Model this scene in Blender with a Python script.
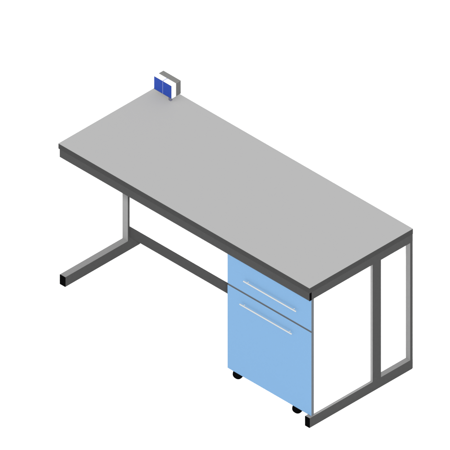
import bpy, bmesh, math
from mathutils import Vector

for o in list(bpy.data.objects):
    bpy.data.objects.remove(o, do_unlink=True)
scene = bpy.context.scene
COL = scene.collection

# ------------------------------------------------------------------ camera
cd = bpy.data.cameras.new("camera")
cam = bpy.data.objects.new("camera", cd)
COL.objects.link(cam)
cd.type = 'ORTHO'
cd.ortho_scale = 1.9003
cd.clip_end = 400.0
VIEW = Vector((1, -1, 1)).normalized()
cam.location = Vector((-0.904, 0.3992, 0.40)) + VIEW * 9.0
cam.rotation_euler = (math.atan(math.sqrt(2)), 0, math.radians(45))
scene.camera = cam

# ------------------------------------------------------------------ light
world = bpy.data.worlds.new("World")
scene.world = world
world.use_nodes = True
bg = world.node_tree.nodes["Background"]
bg.inputs[0].default_value = (1.0, 1.0, 1.0, 1)
bg.inputs[1].default_value = 0.6

sd = bpy.data.lights.new("key_light", 'SUN')
sd.energy = 5.0
sd.angle = math.radians(4)
sun = bpy.data.objects.new("key_light", sd)
COL.objects.link(sun)
sun.location = (3, -3, 4)
sun.rotation_euler = Vector((1.0, -1.0, 1.02)).to_track_quat('Z', 'Y').to_euler()

vs = scene.view_settings
vs.view_transform = 'Standard'
vs.look = 'None'
vs.exposure = 0.7
vs.gamma = 1.0

# ------------------------------------------------------------------ materials
def mat(name, rgb, rough=0.6, spec=0.15, var=0.02, scale=60.0, stretch=(1, 1, 1), bump=0.0, metal=0.0):
    m = bpy.data.materials.new(name)
    m.use_nodes = True
    nt = m.node_tree
    b = nt.nodes["Principled BSDF"]
    tc = nt.nodes.new("ShaderNodeTexCoord")
    mp = nt.nodes.new("ShaderNodeMapping")
    mp.inputs['Scale'].default_value = stretch
    nz = nt.nodes.new("ShaderNodeTexNoise")
    nz.inputs['Scale'].default_value = scale
    nz.inputs['Detail'].default_value = 3.0
    nt.links.new(tc.outputs['Object'], mp.inputs['Vector'])
    nt.links.new(mp.outputs['Vector'], nz.inputs['Vector'])
    cr = nt.nodes.new("ShaderNodeValToRGB")
    cr.color_ramp.elements[0].position = 0.3
    cr.color_ramp.elements[1].position = 0.7
    cr.color_ramp.elements[0].color = tuple(c * (1 - var) for c in rgb) + (1,)
    cr.color_ramp.elements[1].color = tuple(min(1, c * (1 + var)) for c in rgb) + (1,)
    nt.links.new(nz.outputs['Fac'], cr.inputs['Fac'])
    nt.links.new(cr.outputs['Color'], b.inputs['Base Color'])
    b.inputs['Roughness'].default_value = rough
    b.inputs['Specular IOR Level'].default_value = spec
    b.inputs['Metallic'].default_value = metal
    if bump:
        bp = nt.nodes.new("ShaderNodeBump")
        bp.inputs['Strength'].default_value = bump
        bp.inputs['Distance'].default_value = 0.0005
        nt.links.new(nz.outputs['Fac'], bp.inputs['Height'])
        nt.links.new(bp.outputs['Normal'], b.inputs['Normal'])
    return m

E = 2.42   # light reaching an open surface
def lin(h):
    out = []
    for i in (0, 2, 4):
        c = int(h[i:i + 2], 16) / 255
        out.append(c / 12.92 if c <= 0.04045 else ((c + 0.055) / 1.055) ** 2.4)
    return out
def shown(h, gain=1.0):
    return tuple(c / E * gain for c in lin(h))

M = {
    'floor':  mat('white_floor', (0.93, 0.93, 0.93), 0.9, 0.0, 0.003, 3.0),
    'top':    mat('grey_laminate', shown('bababa', 0.98), 0.75, 0.02, 0.012, 220.0),
    'edge':   mat('dark_edging', shown('4d4d4d', 0.76), 0.7, 0.02, 0.03, 90.0),
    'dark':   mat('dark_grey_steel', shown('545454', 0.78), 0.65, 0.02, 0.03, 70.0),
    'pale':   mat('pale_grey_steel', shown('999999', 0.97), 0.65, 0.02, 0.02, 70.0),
    'black':  mat('black_plastic', (0.0012, 0.0012, 0.0013), 0.8, 0.0, 0.1, 50.0),
    'blue':   mat('light_blue_laminate', shown('8ab7e2', 0.795), 0.75, 0.02, 0.012, 160.0),
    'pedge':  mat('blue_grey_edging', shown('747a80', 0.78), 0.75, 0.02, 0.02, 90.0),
    'white':  mat('white_melamine', (0.84, 0.84, 0.84), 0.7, 0.05, 0.004, 90.0),
    'bar':    mat('brushed_aluminium', shown('d6d9d9', 0.9), 0.5, 0.05, 0.02, 40.0, (1, 12, 12)),
    'navy':   mat('deep_blue_plastic', shown('3450ae'), 0.6, 0.02, 0.04, 90.0),
    'rim':    mat('navy_plastic', shown('2a3c86'), 0.6, 0.02, 0.04, 90.0),
    'seam':   mat('pale_blue_plastic', shown('7f8fd0'), 0.6, 0.02, 0.03, 90.0),
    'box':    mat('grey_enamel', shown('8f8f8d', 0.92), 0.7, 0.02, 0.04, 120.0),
    'box_shaded': mat('grey_enamel_shaded', shown('747474', 0.95), 0.7, 0.02, 0.04, 120.0),  # darker copy of the housing grey, shade put into the colour
    'stem':   mat('slate_plastic', shown('75768a'), 0.7, 0.02, 0.04, 120.0),
}

# ------------------------------------------------------------------ builders
def thing(name, label, cat, loc):
    o = bpy.data.objects.new(name, None)
    o.empty_display_size = 0.1
    COL.objects.link(o)
    o.location = loc
    o['label'] = label
    o['category'] = cat
    return o

def world_loc(o):
    v = Vector(o.location)
    while o.parent:
        o = o.parent
        v += o.location
    return v

def link(name, bm, mats, parent=None, smooth=False):
    """bm is in scene coordinates; the origin goes to the middle of the shape"""
    lo = Vector([min(v.co[i] for v in bm.verts) for i in range(3)])
    hi = Vector([max(v.co[i] for v in bm.verts) for i in range(3)])
    c = (lo + hi) / 2
    bmesh.ops.translate(bm, verts=bm.verts, vec=-c)
    bmesh.ops.recalc_face_normals(bm, faces=bm.faces)
    me = bpy.data.meshes.new(name)
    for f in bm.faces:
        f.smooth = smooth
    bm.to_mesh(me)
    bm.free()
    for m in mats:
        me.materials.append(m)
    o = bpy.data.objects.new(name, me)
    COL.objects.link(o)
    if parent:
        o.parent = parent
        o.location = c - world_loc(parent)
    else:
        o.location = c
    return o

def box(bm, x0, x1, y0, y1, z0, z1, bev=0.0008, idx=None):
    """idx(normal) -> material slot"""
    t = bmesh.new()
    r = bmesh.ops.create_cube(t, size=1.0)
    for v in t.verts:
        v.co = Vector(((x0 + x1) / 2 + v.co.x * (x1 - x0),
                       (y0 + y1) / 2 + v.co.y * (y1 - y0),
                       (z0 + z1) / 2 + v.co.z * (z1 - z0)))
    if bev:
        bmesh.ops.bevel(t, geom=t.edges[:], offset=bev, segments=2, profile=0.5, affect='EDGES')
    t.normal_update()
    if idx:
        for f in t.faces:
            f.material_index = idx(f.normal)
    me = bpy.data.meshes.new("tmp")
    t.to_mesh(me)
    t.free()
    bm.from_mesh(me)
    bpy.data.meshes.remove(me)

def tube(bm, p, q, r, n=16):
    p, q = Vector(p), Vector(q)
    d = (q - p)
    rot = d.to_track_quat('Z', 'Y').to_matrix()
    a, b = [], []
    for i in range(n):
        t = 2 * math.pi * i / n
        v = rot @ Vector((r * math.cos(t), r * math.sin(t), 0))
        a.append(bm.verts.new(p + v))
        b.append(bm.verts.new(q + v))
    for i in range(n):
        bm.faces.new((a[i], a[(i + 1) % n], b[(i + 1) % n], b[i]))
    bm.faces.new(a[::-1])
    bm.faces.new(b)

def part(name, parent, mats, *dims, bev=0.0008, idx=None):
    bm = bmesh.new()
    box(bm, *dims, bev=bev, idx=idx)
    return link(name, bm, mats, parent)

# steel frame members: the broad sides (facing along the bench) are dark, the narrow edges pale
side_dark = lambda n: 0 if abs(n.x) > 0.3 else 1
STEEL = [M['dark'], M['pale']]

# ------------------------------------------------------------------ the surface it stands on
bm = bmesh.new()
bmesh.ops.create_grid(bm, x_segments=4, y_segments=4, size=60)
fl = link('floor', bm, [M['floor']])
fl.location = (0, 0, 0)
fl['kind'] = 'structure'

# ------------------------------------------------------------------ the workbench
L, D, H = 1.5, 0.618, 0.724
zb = 0.697                       # underside of the worktop
zr = 0.6565                      # underside of the rails
bench = thing('workbench', 'long workbench with light grey top on dark grey steel frame', 'workbench', (-L / 2, D / 2, 0))

bm = bmesh.new()
box(bm, -L + .002, -.002, .002, D - .002, zb, H - .0007, bev=0)
box(bm, -L, 0, 0, D, H - .0006, H, bev=0)
top = link('worktop', bm, [M['top']], bench)
bm = bmesh.new()
box(bm, -L, 0, 0, .002, zb, H - .0007, bev=0)
box(bm, -L, 0, D - .002, D, zb, H - .0007, bev=0)
box(bm, -L, -L + .002, .002, D - .002, zb, H - .0007, bev=0)
box(bm, -.002, 0, .002, D - .002, zb, H - .0007, bev=0)
link('edge_band', bm, [M['edge']], top)

# front apron, a thin channel with a black cap in its open end
apron = part('apron', bench, [M['dark']], -1.4935, -.0015, .0008, .0125, zr, zb - .0003)
part('end_cap', apron, [M['black']], -.0015, .0004, .0008, .0125, zr, zb - .0003, bev=.0004)
part('rear_rail', bench, [M['dark']], -1.455, -.033, .585, .613, zr, zb - .0003)
part('side_rail', bench, [M['dark']], -.028, -.0006, .0130, D - .0006, zr, zb - .0003)
part('side_rail', bench, [M['dark']], -1.4925, -1.4595, .0130, D - .0006, zr, zb - .0003)

def foot(x0, x1, y1):
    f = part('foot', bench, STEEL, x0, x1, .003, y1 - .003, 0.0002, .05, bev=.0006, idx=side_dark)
    part('end_cap', f, [M['black']], x0, x1, 0, .003, 0.0002, .0498, bev=.0006)
    part('end_cap', f, [M['black']], x0 + .001, x1 - .001, y1 - .003, y1, 0.0012, .0488, bev=.0004)
foot(-.028, -.0006, D)
foot(-1.4925, -1.4595, .45)
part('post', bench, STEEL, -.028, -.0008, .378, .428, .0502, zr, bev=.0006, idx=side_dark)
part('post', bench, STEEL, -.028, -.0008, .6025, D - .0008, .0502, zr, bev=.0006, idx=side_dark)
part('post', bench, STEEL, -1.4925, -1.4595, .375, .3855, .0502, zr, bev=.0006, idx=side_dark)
part('crossbar', bench, [M['dark']], -1.4920, -.0285, .3860, .3905, .0655, .1180, bev=.0006)
part('bracket', bench, [M['dark']], -1.4922, -1.4593, .3860, .4280, .0502, .0650, bev=.0004)

# ------------------------------------------------------------------ the drawer unit
px0, px1 = -.5045, -.003
ped = thing('drawer_unit', 'white drawer unit on castors with two light blue fronts under the workbench', 'drawer unit',
            ((px0 + px1) / 2, .2, 0))
yf = .014
part('carcass', ped, [M['white']], px0 + .009, -.0115, yf + .0165, .376, .0515, .654, bev=.0006)
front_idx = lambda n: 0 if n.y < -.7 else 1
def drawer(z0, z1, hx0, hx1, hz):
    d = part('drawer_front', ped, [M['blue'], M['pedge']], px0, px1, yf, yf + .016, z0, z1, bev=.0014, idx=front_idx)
    b = bmesh.new()
    hy = .002
    box(b, hx0, hx1, hy - .0024, hy + .0024, hz - .0026, hz + .0026, bev=.0009)
    for hx in (hx0 + .02, hx1 - .02):
        tube(b, (hx, hy + .003, hz), (hx, yf + .0005, hz), .0018)
    link('handle', b, [M['bar']], d)
    return d
drawer(.493, .6555, -.3975, -.0830, .5615)
drawer(.0540, .4845, -.4196, -.1090, .4320)
part('divider_rail', ped, [M['pedge']], px0 + .001, px1 - .0012, yf + .004, yf + .0162, .4847, .4928, bev=0)

def castor(x, y):
    n = 40
    b = bmesh.new()
    prof = []
    hw, R = .0185, .0243
    for i in range(15):
        a = math.pi * i / 14
        c, s = math.cos(a), math.sin(a)
        prof.append((-hw * math.copysign(abs(c) ** .8, c), R * s ** .55 if s > 1e-6 else 0))
    rings = []
    for (px, pr) in prof:
        if pr < 1e-6:
            rings.append([b.verts.new((x + px, y, R))])
        else:
            rings.append([b.verts.new((x + px, y + pr * math.cos(2 * math.pi * k / n), R + pr * math.sin(2 * math.pi * k / n))) for k in range(n)])
    for r0, r1 in zip(rings, rings[1:]):
        for k in range(n):
            k2 = (k + 1) % n
            if len(r0) == 1:
                b.faces.new((r0[0], r1[k], r1[k2]))
            elif len(r1) == 1:
                b.faces.new((r0[k], r1[0], r0[k2]))
            else:
                b.faces.new((r0[k], r1[k], r1[k2], r0[k2]))
    h = bmesh.new()                 # swivel plate screwed under the carcass, wheel hung from it
    box(h, x - .018, x + .018, y - .012, y + .020, .0488, .0513, bev=.0004)
    h_o = link('castor', h, [M['black']], ped)
    link('wheel', b, [M['black']], h_o, smooth=True)
    return h_o
proto = castor(-.472, .0465)
for (dx, dy) in ((.355, 0), (0, .28), (.355, .28)):
    c = proto.copy()
    COL.objects.link(c)
    c.parent = ped
    c.location = proto.location + Vector((dx, dy, 0))
    for ch in list(proto.children):
        g = ch.copy()
        COL.objects.link(g)
        g.parent = c

# ------------------------------------------------------------------ the little box on the rear corner
bx0, bx1, by0, by1, bz0, bz1 = -1.4785, -1.3735, .551, .606, .742, .8095
sock = thing('socket_box', 'small grey and white box with two dark blue panels on the rear corner', 'socket box',
             ((bx0 + bx1) / 2, (by0 + by1) / 2, H))
hous_idx = lambda n: 1 if abs(n.x) > .7 else 0  # end faces take the darkened grey as painted side shading
part('housing', sock, [M['box'], M['box_shaded']], bx0, bx1, by0 + .0255, by1, bz0, bz1, bev=.002, idx=hous_idx)
mid = (bx0 + bx1) / 2
for (a, b_) in ((bx0, mid - .0016), (mid + .0016, bx1)):
    fp = part('faceplate', sock, [M['white']], a, b_, by0, by0 + .0253, bz0, bz1, bev=.0015)
    pa, pb = (a + .0008, b_ - .0001) if a == bx0 else (a + .0001, b_ - .0008)
    part('panel', fp, [M['navy'], M['rim']], pa, pb, by0 - .0024, by0 + .0002, bz0 + .0010, bz1 - .0020, bev=.0012, idx=lambda n: 0 if n.y < -.97 else 1)
part('divider', sock, [M['seam']], mid - .0015, mid + .0015, by0 - .0026, by0 + .0250, bz0 + .001, bz1 + .0002, bev=.0003)
part('foot', sock, [M['stem']], bx1 - .021, bx1 - .008, by0 + .001, by0 + .012, H + .0002, bz0 - .0001, bev=.001)
part('foot', sock, [M['stem']], bx1 - .060, bx1 - .045, by1 - .015, by1 - .004, H + .0002, bz0 - .0001, bev=.001)
part('foot', sock, [M['stem']], bx0 + .006, bx0 + .022, by1 - .015, by1 - .004, H + .0002, bz0 - .0001, bev=.001)
